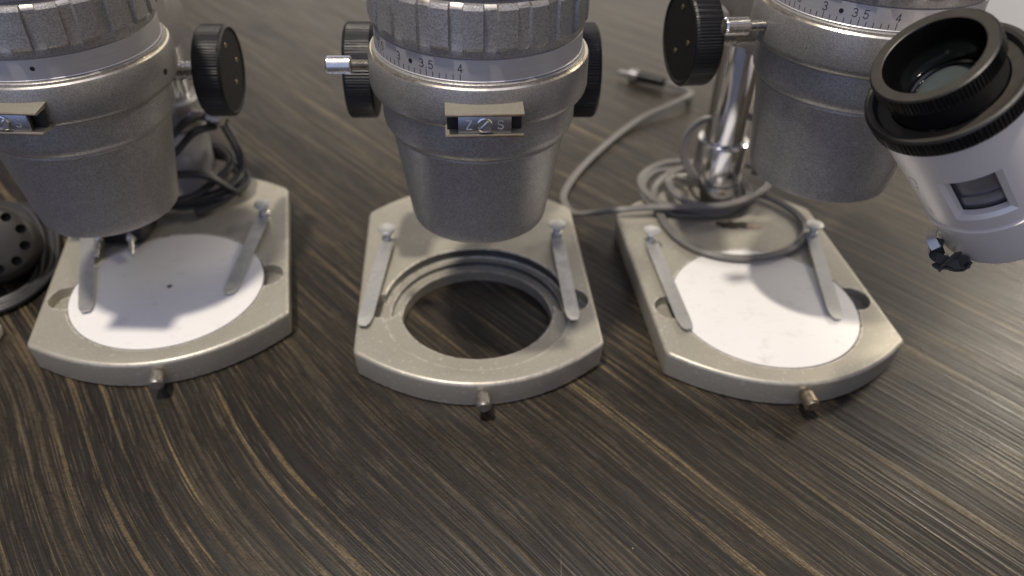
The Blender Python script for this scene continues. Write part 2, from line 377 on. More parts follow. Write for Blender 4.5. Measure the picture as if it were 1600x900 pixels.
def make_base(parent, has_disc):
    mb = MB(); pts = outline(); n = len(pts)
    def ins(d, z):
        o = []
        for i in range(n):
            a, b, c_ = Vector(pts[i-1]), Vector(pts[i]), Vector(pts[(i+1) % n])
            n1 = Vector(((b-a).y, -(b-a).x)).normalized(); n2 = Vector(((c_-b).y, -(c_-b).x)).normalized(); nn = n1+n2; nn /= max(.6, nn.length_squared/2)
            q = b-nn*d; o.append((q.x, q.y, z))
        return o
    lv = [ins(2.2, .2), ins(1.4, 1.0), ins(.8, 1.2), ins(0, T-1.8)]+[ins(1.8*(1-math.cos(R(a))), T-1.8+1.8*math.sin(R(a))) for a in (22, 45, 68, 90)]
    vs = [p for l_ in lv for p in l_]; fs = []
    for j in range(len(lv)-1):
        for i in range(n): k = (i+1) % n; fs.append((j*n+i, j*n+k, (j+1)*n+k, (j+1)*n+i))
    fs += [tuple(reversed(range(n))), tuple((len(lv)-1)*n+i for i in range(n))]
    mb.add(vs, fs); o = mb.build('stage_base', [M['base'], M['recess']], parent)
    def cut(prof, half=False, mi=0, seg=128):
        c_ = MB(); c_.cur = mi
        if not half: c_.lathe(prof, seg, close=True)
        co = c_.build('cutter', [M['base'], M['recess']]); co.parent = parent; return co
    # through hole + shallow seat
    c1 = MB(); c1.lathe([(0, -2), (38.6, -2), (38.6, 12.6), (39.4, 13.4), (47.7, 13.4), (47.7, T-.5), (48.3, T+.05), (48.3, T+3), (0, T+3)], 128)
    boolean(o, c1.build('cutter', [M['base']], parent))
    # rear machined half groove
    g = MB(); g.cur = 1; prof = [(38.0, 17), (38.0, 6.4), (43.8, 6.4), (43.8, 9.4), (47.2, 9.4), (47.72, 10), (47.72, 17)]; K = 64; m_ = len(prof); a0, a1 = R(-3), R(183)
    vv = [(r*math.cos(a0+(a1-a0)*k/K), r*math.sin(a0+(a1-a0)*k/K), z) for k in range(K+1) for r, z in prof]
    ff = [(k*m_+j, (k+1)*m_+j, (k+1)*m_+(j+1) % m_, k*m_+(j+1) % m_) for k in range(K) for j in range(m_)]+[tuple(range(m_)), tuple(K*m_+j for j in reversed(range(m_)))]
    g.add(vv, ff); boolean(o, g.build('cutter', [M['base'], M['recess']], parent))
    for sx_ in (-1, 1):
        c3 = MB(); c3.cyl((sx_*48.3, .5, 9.2), (sx_*48.3, .5, 20), 9.2, seg=48); boolean(o, c3.build('cutter', [M['base']], parent))
    me = o.data
    while len(me.materials) < 2: me.materials.append(M['recess'])
    # machined faces: rear half of the recess walls
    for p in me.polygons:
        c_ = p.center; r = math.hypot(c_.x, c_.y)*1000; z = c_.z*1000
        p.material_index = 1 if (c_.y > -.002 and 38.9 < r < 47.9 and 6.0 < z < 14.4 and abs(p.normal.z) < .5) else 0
        p.use_smooth = True
    me.set_sharp_from_angle(angle=R(30)); o.name = 'stage_base'
    return o

def knob_face_screws(kn, x, s_, spots):
    for i, (a, b) in enumerate(spots):
        mb = MB(); mb.cyl((x-s_*.6, a, b), (x+s_*.25, a, b), 1.25, seg=16, ch=.2); mb.build('face_screw', M['brass'], kn)

def microscope(label, base_pos, base_rot, head_pos, arm_rot, scale_rot, clips, disc, thumb_side, slot_rot, pin_mat, sleeve_mat, sec, clz):
    t = thing('stereo_microscope', label, 'microscope', (*base_pos, 0), R(base_rot), 'stereo microscopes side by side on the table')
    make_base(t, disc)
    inv = Matrix.Rotation(-R(base_rot), 4, 'Z')
    hl = inv @ Vector((head_pos[0]-base_pos[0], head_pos[1]-base_pos[1], 0)); hz = head_pos[2]; hr = R(arm_rot-base_rot)
    if disc:
        mb = MB(); mb.lathe([(0, 15.5), (46.6, 15.5), (47.2, 15.25), (47.3, 13.5), (0, 13.5)], 128)
        d = mb.build('stage_plate', M['disc'], t); d['label'] = 'white plastic stage disc'
        if disc == 'dot':
            mb = MB(); mb.cyl((.4, -.2, 15.5), (.4, -.2, 15.62), 1.3, seg=20); mb.build('centre_mark', M['rubber'], d)
    # clips
    for sx_, (ex, ey) in zip((-1, 1), clips):
        px, py = sx_*47.4, 54.
        d = Vector((ex-px, ey-py)); ln = d.length; d.normalize(); nn = Vector((-d.y, d.x)); hw = 3.6
        pr = []
        for k in range(0, 15):
            f_ = k/14; zz = 20.2-3.2*f_**.8 + (.0 if f_ < .93 else (f_-.93)*8)
            pr.append((f_*ln, zz, hw if f_ < .95 else hw*.82))
        pr = [(-3.5, 20.3, hw*.8)]+pr[0:]+[(ln+2.6, 17.9, hw*.45)]
        vs = []; fs = []
        for s0, zz, h_ in pr:
            for e_ in (-1, 1):
                q = Vector((px, py))+d*s0+nn*h_*e_; vs += [(q.x, q.y, zz), (q.x, q.y, zz-.55)]
        for i in range(len(pr)-1):
            o = i*4; fs += [(o, o+2, o+6, o+4), (o+1, o+5, o+7, o+3), (o, o+4, o+5, o+1), (o+2, o+3, o+7, o+6)]
        fs += [(0, 1, 3, 2), (len(vs)-4, len(vs)-2, len(vs)-1, len(vs)-3)]
        mb = MB(); mb.add(vs, fs); c_ = mb.build('stage_clip', M['zinc'], t)
        mb = MB(); mb.cyl((px, py, T-1), (px, py, 19.4), 3.2, seg=28, ch=.3); mb.cyl((px, py, 20.2), (px, py, 21.6), 3.4, seg=28, ch=.3); mb.cyl((px, py, 21), (px, py, 25.6), 2.2, seg=24)
        mb.lathe([(0, 26.9), (3.2, 26.9), (4.7, 26.6), (5.0, 26.1), (4.8, 25.6), (2.5, 25.1)], 40)
        st = len(mb.v)-40*6
        mb.xf(st, Matrix.Translation((px, py, 0))); mb.build('clip_screw', M['zinc'], c_)
    # locking pin on the front edge
    mb = MB(); mb.cyl((0, -54, 9.6), (0, -59.5, 9.6), 2.2, seg=24); mb.cyl((0, -57.9, 9.6), (0, -59.8, 9.6), 2.6, 3.5, seg=8); mb.cyl((0, -59.7, 9.6), (0, -66.4, 9.6), 3.5, 3.5, seg=28, ch=.35); mb.cyl((0, -66.4, 9.6), (0, -67.0, 9.6), 2.9, 2.5, seg=28)
    mb.build('locking_pin', pin_mat, t)
    # pole with its sleeve
    mb = MB(); mb.cyl((4, 104, 40), (4, 104, hz+46), 11.8, seg=64, ch=.8); pole = mb.build('pole', M['chrome'], t)
    mb = MB(); mb.lathe([(0, T-.6), (15.4, T-.6), (15.4, T+1.2), (15.2, T+2.0), (14.9, 26), (14.9, 54), (14.6, 55.6), (13.8, 56), (12.2, 55.6), (11.9, 54.5), (0, 54.5)], 72)
    mb.xf(0, Matrix.Translation((4, 104, 0))); sl = mb.build('pole_sleeve', sleeve_mat, pole)
    if disc != 'dot':
        mb = MB(); mb.cyl((6.5, 104-14.2, 38), (6.5, 104-14.9, 38), 1.6, seg=20, ch=.3); mb.build('grub_screw', M['dark'], pole)
    # --- head assembly, in its own turned frame
    HM = Matrix.Translation((hl.x, hl.y, hz)) @ Matrix.Rotation(hr, 4, 'Z')
    def part(mb, name, mats, parent=t, ang=32): mb.xf(0, HM); return mb.build(name, mats, parent, ang=ang)
    # mounting ring
    mb = MB(); pr = [(42.0, 1.0), (42.3, .3), (43.4, 0.), (44.0, -.6), (44.3, -2), (44.5, -13.2), (44.1, -14.8), (43.2, -16.2), (41.5, -17.2), (38, -17.4)]
    mb.lathe([(41.4, -8), (41.6, -.9), (42.0, -.4)], 128); mb.cur = 1; mb.lathe([(42.0, -.4), (42.5, .05), (43.3, .12), (43.9, -.5)], 128); mb.cur = 0; mb.lathe([(43.9, -.5), (44.25, -1.5), (44.5, -13.2), (44.1, -14.8), (43.2, -16.2), (41.5, -17.2), (38, -17.4)], 128)  # lip band carries the lamp's golden highlight as its colour
    ring = part(mb, 'mounting_ring', [M['hammer_smooth'], M['gold_edge']])
    if thumb_side:
        x = -43.9; mb = MB(); z = -8.0; y = -2
        def thr(a, r, zz): return r
        st = mb.mark()
        prof = [];  n = 22
        for i in range(n+1): prof += [(1.75, i*8./n), (2.15, (i+.5)*8./n)]
        mb.lathe(prof, 24); q = Vector((-1, 0, 0)).to_track_quat('Z', 'Y').to_matrix().to_4x4(); q.translation = Vector((x, y, z)); mb.xf(st, q)
        sc = part(mb, 'thumb_screw', M['steel'], ring)
        mb = MB(); st = mb.mark()
        def kn(a, r, zz): return r*(1-.045*(math.cos(a*48) > 0)) if r > 3.2 else r
        mb.lathe([(0, 0), (2.8, 0), (3.5, .6), (3.5, 9.6), (3.0, 10.3), (0, 10.4)], 384, fn=kn); q.translation = Vector((x-7.2, y, z)); mb.xf(st, q)
        part(mb, 'screw_head', M['steel_bright'], ring, 20)
    else:
        mb = MB(); a = R(-8); mb.cyl((44.1*math.cos(a), 44.1*math.sin(a), -9), (44.7*math.cos(a), 44.7*math.sin(a), -9), 1.3, seg=16); part(mb, 'screw_hole', M['dark'], ring)
    # lower body: rounded collar then nosepiece cone
    mb = MB(); mb.lathe([(38, -17.0), (39.9, -17.1), (40.0, -18), (40.0, -27.5), (39.6, -29.8), (38.6, -31.7), (37.6, -32.8), (36.9, -33.1)], 128)
    col_ = part(mb, 'body_collar', M['hammer'])
    mb = MB(); mb.lathe([(37.4, -32.9), (37.5, -33.6), (36.9, -34.1), (36.6, -35.2), (sec+.9, -71), (sec+.3, -75.2), (sec-.2, -76.9), (sec-1.4, -77.6), (sec-2.6, -77.4), (sec-3, -73), (0, -73)], 128)
    part(mb, 'nosepiece', M['hammer'])
    # guide slot with the marked slide
    sr = R(slot_rot-arm_rot)
    SM = Matrix.Rotation(sr, 4, 'Z')
    def spart(mb, name, mats, parent=t): mb.xf(0, SM); return part(mb, name, mats, parent)
    mb = MB(); W2 = 14.2
    for z0, z1 in ((-6.3, -7.2), (-14.3, -15.3)):      # upper and lower cheeks follow the ring at the back
        vs = []; K = 12
        for i in range(K+1):
            x = -W2+2*W2*i/K; yb = -math.sqrt(43.5**2-x*x); vs += [(x, -50.6, z0), (x, yb, z0+(.9 if z0 > -10 else 0)), (x, yb, z1), (x, -50.6, z1)]
        fs = [(i*4+j, i*4+(j+1) % 4, i*4+4+(j+1) % 4, i*4+4+j) for i in range(K) for j in range(4)]+[(0, 3, 2, 1), (K*4, K*4+1, K*4+2, K*4+3)]
        mb.add(vs, fs)
    mb.cur = 1; mb.box((0, -45.2, -10.75), (2*W2-1.2, 1.6, 7.2), 0)
    mb.cur = 2
    mb.box((0, -50.75, -6.75), (2*W2, .35, .75), .1); mb.box((0, -50.75, -14.8), (2*W2, .35, .8), .1)
    slot = spart(mb, 'guide_slot', [M['slot'], M['dark'], M['brass']])
    mb = MB(); mb.box((0, -48.4, -10.75), (19.2, 3.0, 6.9), .15); spart(mb, 'slide_plate', M['alu_dark'], slot)
    mb = MB(); mp = lambda x, y, lf: (x, -49.9-lf, y); glyphs(mb, 'Z', -5.7, -12.4, 3.4, .38, mp, 1.); glyphs(mb, 'S', 5.7, -12.4, 3.4, .38, mp, 1.); spart(mb, 'slide_lettering', M['paint_white'], slot)
    mb = MB(); st = mb.mark(); mb.lathe([(2.9, 0), (2.9, .5), (2.5, .75), (2.3, .35), (0, .35)], 40)
    q = Vector((0, -1, 0)).to_track_quat('Z', 'Y').to_matrix().to_4x4(); q.translation = Vector((0, -49.9, -10.75)); mb.xf(st, q)
    from mathutils import Euler
    mb.box((0, -50.35, -10.75), (3.9, .5, .9), .1, Euler((0, -R(48), 0)))
    spart(mb, 'slot_screw', M['chrome'], slot)
    # scale ring
    mb = MB(); mb.lathe([(40, -4), (42.6, -3.6), (42.75, -.4), (42.6, .9), (42.2, 1.2), (41.4, 1.3)], 128)
    part(mb, 'lower_collar', M['hammer_smooth'])
    mb = MB(); mb.lathe([(40, .6), (41.45, 1.4), (41.5, 1.7), (41.3, 1.9), (41.3, 9.6), (40.8, 9.9), (39, 10)], 160); scl = part(mb, 'scale_ring', M['alu'])
    mb = MB(); RR = 41.33
    def cylmap(x, y, lf):
        a = x/RR-PI/2+R(scale_rot-arm_rot); return ((RR+lf)*math.cos(a), (RR+lf)*math.sin(a), y)
    deg = RR*PI/180; step = 3.6
    # "4" stands at angle 0, lower magnifications run to the left
    for i in range(0, 31):
        x = -i*step*deg; major = i % 5 == 0
        stroke_text(mb, [[(x, 2.3), (x, 2.3+(2.2 if major else 1.6))]], .24, 1, cylmap)
    for i, txt in ((0, '4'), (5, '3.5'), (10, '3'), (15, '2.5'), (20, '2'), (25, '1.5'), (30, '1')): glyphs(mb, txt, -i*step*deg, 5.1, 2.9, .26, cylmap)
    part(mb, 'scale_markings', M['ink'], scl)
    for da in (-27.5, 92.5, 212.5):
        a = -PI/2+R(scale_rot-arm_rot+da); p = Vector((math.cos(a), math.sin(a), 0)); c0 = p*41.1+Vector((0, 0, 6.2)); mb = MB(); mb.cyl(c0, c0+p*.3, .85, seg=16); mb.cyl(c0, c0+p*.36, .5, seg=12); part(mb, 'set_screw', M['dark'], scl)
    # fluted zoom ring
    NF = 22
    def flute(a, r, z):
        u = (a*NF/(2*PI)) % 1.0
        k = 0 if z < 13.1 or z > 29.0 else (min(1, (z-13.1)/1.2) if z < 14.3 else 1)
        e = .045
        d = 1. if u < .56 else (0 if .60 < u < .96 else (1-(u-.56)/.04 if u <= .6 else (u-.96)/.04))
        return r+k*(1.25*d)
    prof = [(39.5, 9.7), (41.0, 9.9), (41.5, 10.4), (41.9, 13.0), (41.85, 13.3), (41.7, 14.4), (41.6, 20), (41.6, 27.4), (41.3, 27.9), (40.5, 28.95), (39.9, 29.3), (38.5, 29.4), (38, 28.6)]
    mb = MB(); mb.lathe(prof, NF*25, fn=flute); mp_ = len(prof)
    for fi, f_ in enumerate(mb.f):
        j = f_[0] % mp_; u = ((f_[0]//mp_)/25.) % 1.0
        if j == 8 and .58 < u < .98: mb.mi[fi] = 1
    part(mb, 'zoom_ring', [M['hammer'], M['gold_edge']], ang=24)
    # upper head housing
    mb = MB(); mb.lathe([(38.2, 28), (38.4, 31), (38.2, 34), (40, 35), (41.5, 37), (42, 60), (40, 64), (0, 64)], 96); part(mb, 'upper_housing', M['hammer_smooth'])
    # focus block, arm and knobs
    mb = MB(); mb.box((0, 50, -9), (26, 16, 14), 1.5); mb.box((0, 72, -8), (30, 34, 76), 2.0); mb.box((0, 99, -22), (30, 30, 30), 3); mb.cyl((0, 99.5, clz-9), (0, 99.5, clz+9), 16, seg=48, ch=1.5); blk = part(mb, 'focus_block', M['hammer'])
    mb = MB(); mb.cyl((10, 92, clz), (24, 90, clz), 3.2, seg=32, ch=.5); mb.cyl((22, 90, clz), (31, 89, clz), 5, seg=32, ch=.8); part(mb, 'clamp_screw', M['steel'], blk)
    kz = -30
    for s_, xo in ((-1, 60), (1, 56)):
        mb = MB(); y0 = 45
        q = Vector((s_, 0, 0)).to_track_quat('Z', 'Y').to_matrix().to_4x4(); q.translation = Vector((0, y0, kz))
        st = mb.mark(); mb.lathe([(0, 8), (4.4, 8), (4.4, 32), (3.9, 32.3), (3.9, 33.8), (4.4, 34.1), (4.4, xo-13.2)], 48); mb.xf(st, q); sh = part(mb, 'knob_shaft', M['steel'], blk)
        mb = MB(); st = mb.mark()
        def knurl(a, r, z): return r-(.2 if (r > 21.3 and xo-12.4 < z < xo-1.2 and math.cos(a*100) < 0) else 0)
        mb.lathe([(0, xo-13.4), (19.8, xo-13.4), (21.0, xo-13), (21.7, xo-12), (21.75, xo-1.5), (21.2, xo-.5), (20.4, xo), (19.8, xo-.1)], 400, fn=knurl); mb.cur = 1; mb.lathe([(19.8, xo-.1), (19.3, xo-.7), (0, xo-.7)], 96); mb.xf(st, q)
        kb = part(mb, 'focus_knob', [M['black'], M['black_face']], ang=26)
        for (dv, dz) in ((0.1*s_*-1, .64), (-.48*s_*-1, .06), (.15, -.34)):
            mb = MB(); xx = s_*(xo-.8); mb.cyl((xx, y0+dv*21, kz+dz*21), (xx+s_*.45, y0+dv*21, kz+dz*21), 1.25, seg=16, ch=.15); part(mb, 'face_screw', M['brass'], kb)
    return t

microscope('leftmost grey microscope, white stage disc in its base and dark cable behind', (-177.4, 307.8), 14.16, (-192.4, 308.9, 142.2), 3.8, -75, [(-37, -13), (31, -12)], 'dot', False, .5, M['pin'], M['alu'], 30.2, -76)
microscope('middle grey microscope with an empty round opening in its base', (-17.5, 301.9), 5.64, (-16.3, 301.9, 150.6), 4.2, -6.2, [(-56.2, -14.6), (47.2, -15.7)], None, True, 5.5, M['pin'], M['chrome'], 30.2, -60)
microscope('rightmost grey microscope, white stage disc and a cable around its chrome pole', (130.6, 308.7), 6.72, (140.8, 317.8, 167.6), 11, -7.8, [(-45.9, -16.8), (32.5, -14.6)], 'plain', True, 62, M['brassy'], M['chrome'], 31.2, -44)

# ------------------------------------------------------------------ white microscope head with black eyecup
wt = thing('eyepiece_tube', 'tilted white eyepiece tube with black knurled eyecup and square window', 'eyepiece', (240, 250, 0))
wt_inv = Matrix.Translation((-240, -250, 0))
A_ = Vector((-.6534, -.1393, .744)); X_ = Vector((.2086, -.978, 0)); Y_ = A_.cross(X_); EM = Matrix(((X_.x, Y_.x, A_.x, 121.8), (X_.y, Y_.y, A_.y, 222.3), (X_.z, Y_.z, A_.z, 181.9), (0, 0, 0, 1)))
def ep(mb, name, mats, parent=wt, ang=32): mb.xf(0, wt_inv @ EM); return mb.build(name, mats, parent, ang=ang)
mb = MB(); mb.cur = 1; mb.lathe([(14.3, -.2), (14.6, 0), (17.3, 0)], 120); mb.cur = 0
def kn2(a, r, z): return r-(.6 if (r > 18.0 and -5.6 < z < -.9 and math.cos(a*96) < 0) else 0)
mb.lathe([(17.3, 0), (17.9, -.3), (18.15, -1.), (18.15, -5.5), (17.6, -6.1), (16.8, -6.4), (16.6, -7.2), (16.6, -14)], 384, fn=kn2)
mb.cur = 2; mb.lathe([(14.3, -.2), (13.9, -1.2), (12.4, -8), (11.2, -15.2)], 96)
ec = ep(mb, 'eyecup', [M['black'], M['eyecup'], M['gloss_black']], ang=26)
mb = MB(); mb.lathe([(11.3, -15), (10.6, -15.5), (9.9, -15.3), (9.7, -15.6)], 96); mb.cur = 1; mb.lathe([(9.7, -15.6)]+[(9.7*math.cos(R(t_)), -15.6+1.9*math.sin(R(t_))) for t_ in range(10, 90, 10)]+[(0, -13.7)], 72); ep(mb, 'eye_lens', [M['gloss_black'], M['lens']], ec)
def kn3(a, r, z): return r-(.6 if (r > 23.7 and -17.4 < z < -12.7 and math.cos(a*112) < 0) else 0)
mb = MB(); mb.cur = 1; mb.lathe([(17.0, -14.5), (20.4, -14.3), (21.3, -12.2), (22.4, -11.7), (23.0, -11.8)], 120); mb.cur = 0
mb.lathe([(23.0, -11.8), (23.5, -12.0), (23.9, -12.4), (24.05, -12.8), (24.05, -17.3), (23.4, -18.4), (22.2, -18.8), (21.2, -18.9)], 448, fn=kn3); ep(mb, 'focusing_ring', [M['black'], M['eyecup']], ang=26)
# barrel with a window cut through its wall
mb = MB(); fw = [-57.4, -54.6, -14.3, -9.6]
az = sorted(set([-180+i*3 for i in range(121)]+fw)); hs = [-18.6, -22, -33.6, -34.6, -53.3, -54.6, -60.2, -60.6, -61.0, -61.5, -79.6, -80.9, -81.6]
def br(h):
    if h > -60.3: return 22.6-.9*((-h-18.6)/42)
    if h in (-60.6, -61.0): return 21.1
    if h > -79.8: return 22.3
    return {-80.9: 21.9, -81.6: 20.8}[h]
idx = {}
for a in az[:-1]:
    for h in hs: idx[(a, h)] = len(mb.v); mb.v.append((br(h)*math.cos(R(a)), br(h)*math.sin(R(a)), h))
na = len(az)-1
for i in range(na):
    a, b = az[i], az[(i+1) % na]
    for h0, h1 in zip(hs[:-1], hs[1:]):
        if -57.41 <= a < -9.61 and -54.61 <= h1 and h0 <= -33.59: continue
        mb.f.append((idx[(a, h0)], idx[(b, h0)], idx[(b, h1)], idx[(a, h1)])); mb.mi.append(0)
# bevelled frame of the window going inward
wa = [a for a in az if -57.41 <= a <= -9.59]
def P_(a, h, r): return (r*math.cos(R(a)), r*math.sin(R(a)), h)
def strip(o1, o2):
    n = len(o1); vs = o1+o2; mb.add(vs, [(i, i+1, n+i+1, n+i) for i in range(n-1)])
ia = [max(-54.6, min(-14.3, a)) for a in wa]
strip([P_(a, -33.6, br(-33.6)) for a in wa], [P_(a, -34.6, 20.6) for a in ia]); strip([P_(a, -34.6, 20.6) for a in ia], [P_(a, -34.6, 18.4) for a in ia])
strip([P_(a, -54.6, br(-54.6)) for a in wa], [P_(a, -53.3, 20.6) for a in ia]); strip([P_(a, -53.3, 20.6) for a in ia], [P_(a, -53.3, 18.4) for a in ia])
for a0_, a1_ in ((-57.4, -54.6), (-9.6, -14.3)):
    strip([P_(a0_, -33.6, br(-33.6)), P_(a0_, -54.6, br(-54.6))], [P_(a1_, -34.6, 20.6), P_(a1_, -53.3, 20.6)]); strip([P_(a1_, -34.6, 20.6), P_(a1_, -53.3, 20.6)], [P_(a1_, -34.6, 18.4), P_(a1_, -53.3, 18.4)])
mb.lathe([(20.8, -81.6), (15, -81.9), (0, -81.9)], 96)
barrel = ep(mb, 'barrel', M['barrel'])
mb = MB(); mb.lathe([(16.9, -26), (16.9, -47.0), (16.5, -47.2), (16.5, -47.8), (17.4, -48), (17.4, -58)], 96); ep(mb, 'inner_sleeve', M['sleeve'], barrel)
mb = MB(); mb.lathe([(13, -27), (19.9, -27), (19.9, -60), (13, -60)], 96, close=True); 
mb = MB(); mb.lathe([(16.6, -58), (20.6, -58)], 96); mb.lathe([(16.6, -28), (20.6, -28)], 96); ep(mb, 'gap_shade', M['dark'], barrel)  # dark rings put in for the shade in the gap round the sleeve
mb = MB()
def bmap(x, y, lf):   # x degrees, y axial; text reads round the barrel
    return P_(x, y, br(-40)+.12+lf)
for pl in ([[(-80, -30), (-77, -30)], [(-78.5, -28.5), (-78.5, -32)], arc(-81.5, -30.2, 2.2, 1.7, 0, 360, 10), [(-84, -35), (-79, -35), (-79, -37.5)], [(-82, -40), (-80.6, -40)]],): stroke_text(mb, pl, .35, 1, bmap)
ep(mb, 'barrel_lettering', M['ink'], barrel)
mb = MB(); stroke_text(mb, [[(-86.5, -54.2), (-82, -54.9)]], .8, 1, bmap); ep(mb, 'index_mark', M['paint_white'], barrel)
mb = MB()      # the side housing that carries the tube, mostly beyond the picture
mb.box((262, 238, 134), (150, 40, 40), 10); mb.xf(0, wt_inv); mb.build('side_arm', M['barrel'], wt)
mb = MB(); mb.cyl((330, 238, 8), (330, 238, 170), 14, seg=48, ch=2); mb.box((350, 238, 7), (130, 100, 14), 4); mb.xf(0, wt_inv); mb.build('stand', M['barrel'], wt)
# rubber band knot and its metal tab on the lower end of the barrel
def bp_(a, h, r): return P_(a, h, r)
flat = [(-1.8, -.4), (1.8, -.4), (1.8, .4), (-1.8, .4)]
mb = MB()
K = [[(-98, -71, 22.5), (-92, -74, 27), (-84, -77, 26.5), (-76, -76, 25), (-70, -72.5, 23.2)],
     [(-96, -76, 23.5), (-90, -72.5, 27.5), (-82, -72, 27.5), (-75, -75, 25.6), (-71, -78, 23.4)],
     [(-100, -74, 23), (-95, -79, 26.5), (-88, -79.5, 28), (-80, -74, 27.8), (-73, -70.5, 23.5)],
     [(-93, -80, 24.5), (-86, -75, 29), (-80, -78.5, 27), (-74, -79.5, 25), (-69, -75, 23)]]
for i, k in enumerate(K): mb.sweep([bp_(p[0]+5, p[1]-3, p[2]+.3) for p in k], flat, tuple(A_) if False else (0, 0, 1), 6, twist=lambda t, i=i: 1.2*math.sin(5*t+i*1.7))
ep(mb, 'rubber_knot', M['rubber'], ang=40)
mb = MB(); mb.sweep([bp_(-93, -68, 23.2), bp_(-89, -69.5, 25.5), bp_(-83, -72, 26.6)], [(-1.6, -.3), (1.6, -.3), (1.6, .3), (-1.6, .3)], (0, 0, 1), 5); mb.sweep([bp_(-99, -78, 25.5), bp_(-95, -80, 27.5), bp_(-92, -81, 27.8)], [(-1.2, -.3), (1.2, -.3), (1.2, .3), (-1.2, .3)], (0, 0, 1), 5); ep(mb, 'metal_tab', M['tag'])

# ------------------------------------------------------------------ cables
def mm(L_): return [(a*1000, b*1000, c_*1000) for a, b, c_ in L_]
mb = MB(); pr = twin(1.35)
mb.sweep(mm([(0.1229, 0.6084, 0.005), (0.1343, 0.6051, 0.004), (0.1405, 0.5943, 0.004), (0.1376, 0.5795, 0.008), (0.122, 0.5643, 0.007), (0.0943, 0.5423, 0.004), (0.0668, 0.5053, 0.002), (0.0437, 0.4639, 0.002), (0.0325, 0.4339, 0.002), (0.0326, 0.4167, 0.003), (0.0380, 0.4034, 0.006), (0.049, 0.3925, 0.014), (0.0614, 0.3867, 0.02), (0.0823, 0.3877, 0.022), (0.1046, 0.3865, 0.024), (0.1232, 0.386, 0.026), (0.1427, 0.397, 0.026), (0.1561, 0.4141, 0.025), (0.1571, 0.435, 0.023), (0.1432, 0.4463, 0.021), (0.1224, 0.4434, 0.021), (0.1006, 0.4336, 0.020), (0.0864, 0.4123, 0.019), (0.0872, 0.3836, 0.018), (0.0947, 0.3614, 0.0178), (0.1098, 0.3479, 0.0178), (0.1305, 0.3447, 0.0178), (0.1539, 0.3532, 0.0178), (0.169, 0.3711, 0.0178), (0.1707, 0.3881, 0.0178), (0.1612, 0.4053, 0.0178), (0.1413, 0.4200, 0.0178), (0.1180, 0.4330, 0.0178), (0.1000, 0.4240, 0.022), (0.0935, 0.4080, 0.027), (0.1010, 0.3935, 0.024), (0.1230, 0.3915, 0.021), (0.1420, 0.4030, 0.021), (0.1430, 0.4190, 0.022)]), pr, sub=8)
mb.sweep(mm([(.1000, .4300, .020), (.1080, .4050, .030), (.1003, .4080, .0445), (.0995, .4100, .0560), (.1045, .4110, .0650), (.1130, .4110, .0690), (.1353, .4100, .0710), (.1500, .4120, .0650), (.1560, .4180, .0450), (.1500, .4260, .0250)]), pr, (0, 1, .3), sub=8)
rr = random.Random(5)
for (ox, oy, rx, ry, zz, n_) in ((-9, 2, 31, 27, 17.6, 12), (-6, 5, 34, 30, 19.6, 12)):
    ph = rr.uniform(0, 6); mb.sweep([(118.5+ox+rx*math.cos(2*PI*k/n_+ph)*(1+.03*rr.uniform(-1, 1)), 413+oy+ry*math.sin(2*PI*k/n_+ph)*(1+.06*rr.uniform(-1, 1)), zz+.7*math.sin(2*PI*k/n_*2+ph)) for k in range(n_)], pr, sub=6, closed=True)
rc = mb.build('power_cable', M['cable']); tag(rc, 'light grey twin cable looped around the chrome pole of the rightmost microscope', 'cable', 'grey cables')
pl = thing('cable_plug', 'small black and metal plug at the far end of the trailing grey cable', 'plug', (120, 608, 0))
pi_ = Matrix.Translation((-120, -608, 0))
mb = MB(); mb.cyl((100, 620, 5.2), (122, 608.5, 5.2), 4.6, 4.0, seg=32, ch=.8); mb.xf(0, pi_); mb.build('plug_body', M['black'], pl)
mb = MB(); mb.cyl((85, 628.5, 5.2), (97, 621.8, 5.2), 1.8, 2.2, seg=24, ch=.5); mb.cyl((94, 623.4, 5.2), (101, 619.4, 5.2), 4.9, 4.9, seg=32, ch=.6); mb.xf(0, pi_); mb.build('metal_tip', M['steel'], pl)
# left coil, round the left pole at (-199, 409.6)
mb = MB(); pts = []
cx, cy = -196, 402
for i in range(0, 62):
    a = i*2*PI/14+.8; tt = i/61; rx = 27+5*math.sin(i*.55)+3*math.sin(i*1.3); ry = 30+5*math.cos(i*.4)
    z = 18.+11*tt+5*max(0, math.sin(a*1+1.2*tt))*(.3+tt)
    pts.append((cx+rx*math.cos(a), cy+ry*math.sin(a), z))
pts += [(-198, 440, 45), (-190, 432, 60), (-177, 418, 55), (-166, 408, 38), (-165, 400, 27), (-170, 386, 21), (-184, 371, 19)]
mb.sweep(pts, twin(1.45), sub=5)
mb.sweep([(-225, 392, 30), (-212, 380, 44), (-196, 383, 58), (-184, 390, 68), (-176, 404, 66), (-174, 416, 56)], twin(1.6), (0, 0, 1), sub=8)
mb.sweep([(-228, 396, 26), (-208, 378, 40), (-192, 382, 52), (-181, 388, 62), (-174, 400, 60)], twin(1.6), (0, 0, 1), sub=8)
mb.sweep([(-228, 380, 36), (-206, 378, 39), (-186, 382, 38.5), (-177, 384, 36), (-168, 388, 26), (-166, 392, 20)], twin(1.7), (0, 0, 1), sub=8)
lcb = mb.build('power_cable', M['cable_dark']); tag(lcb, 'dark grey cable wound in a thick bundle round the pole of the left microscope', 'cable', 'grey cables')
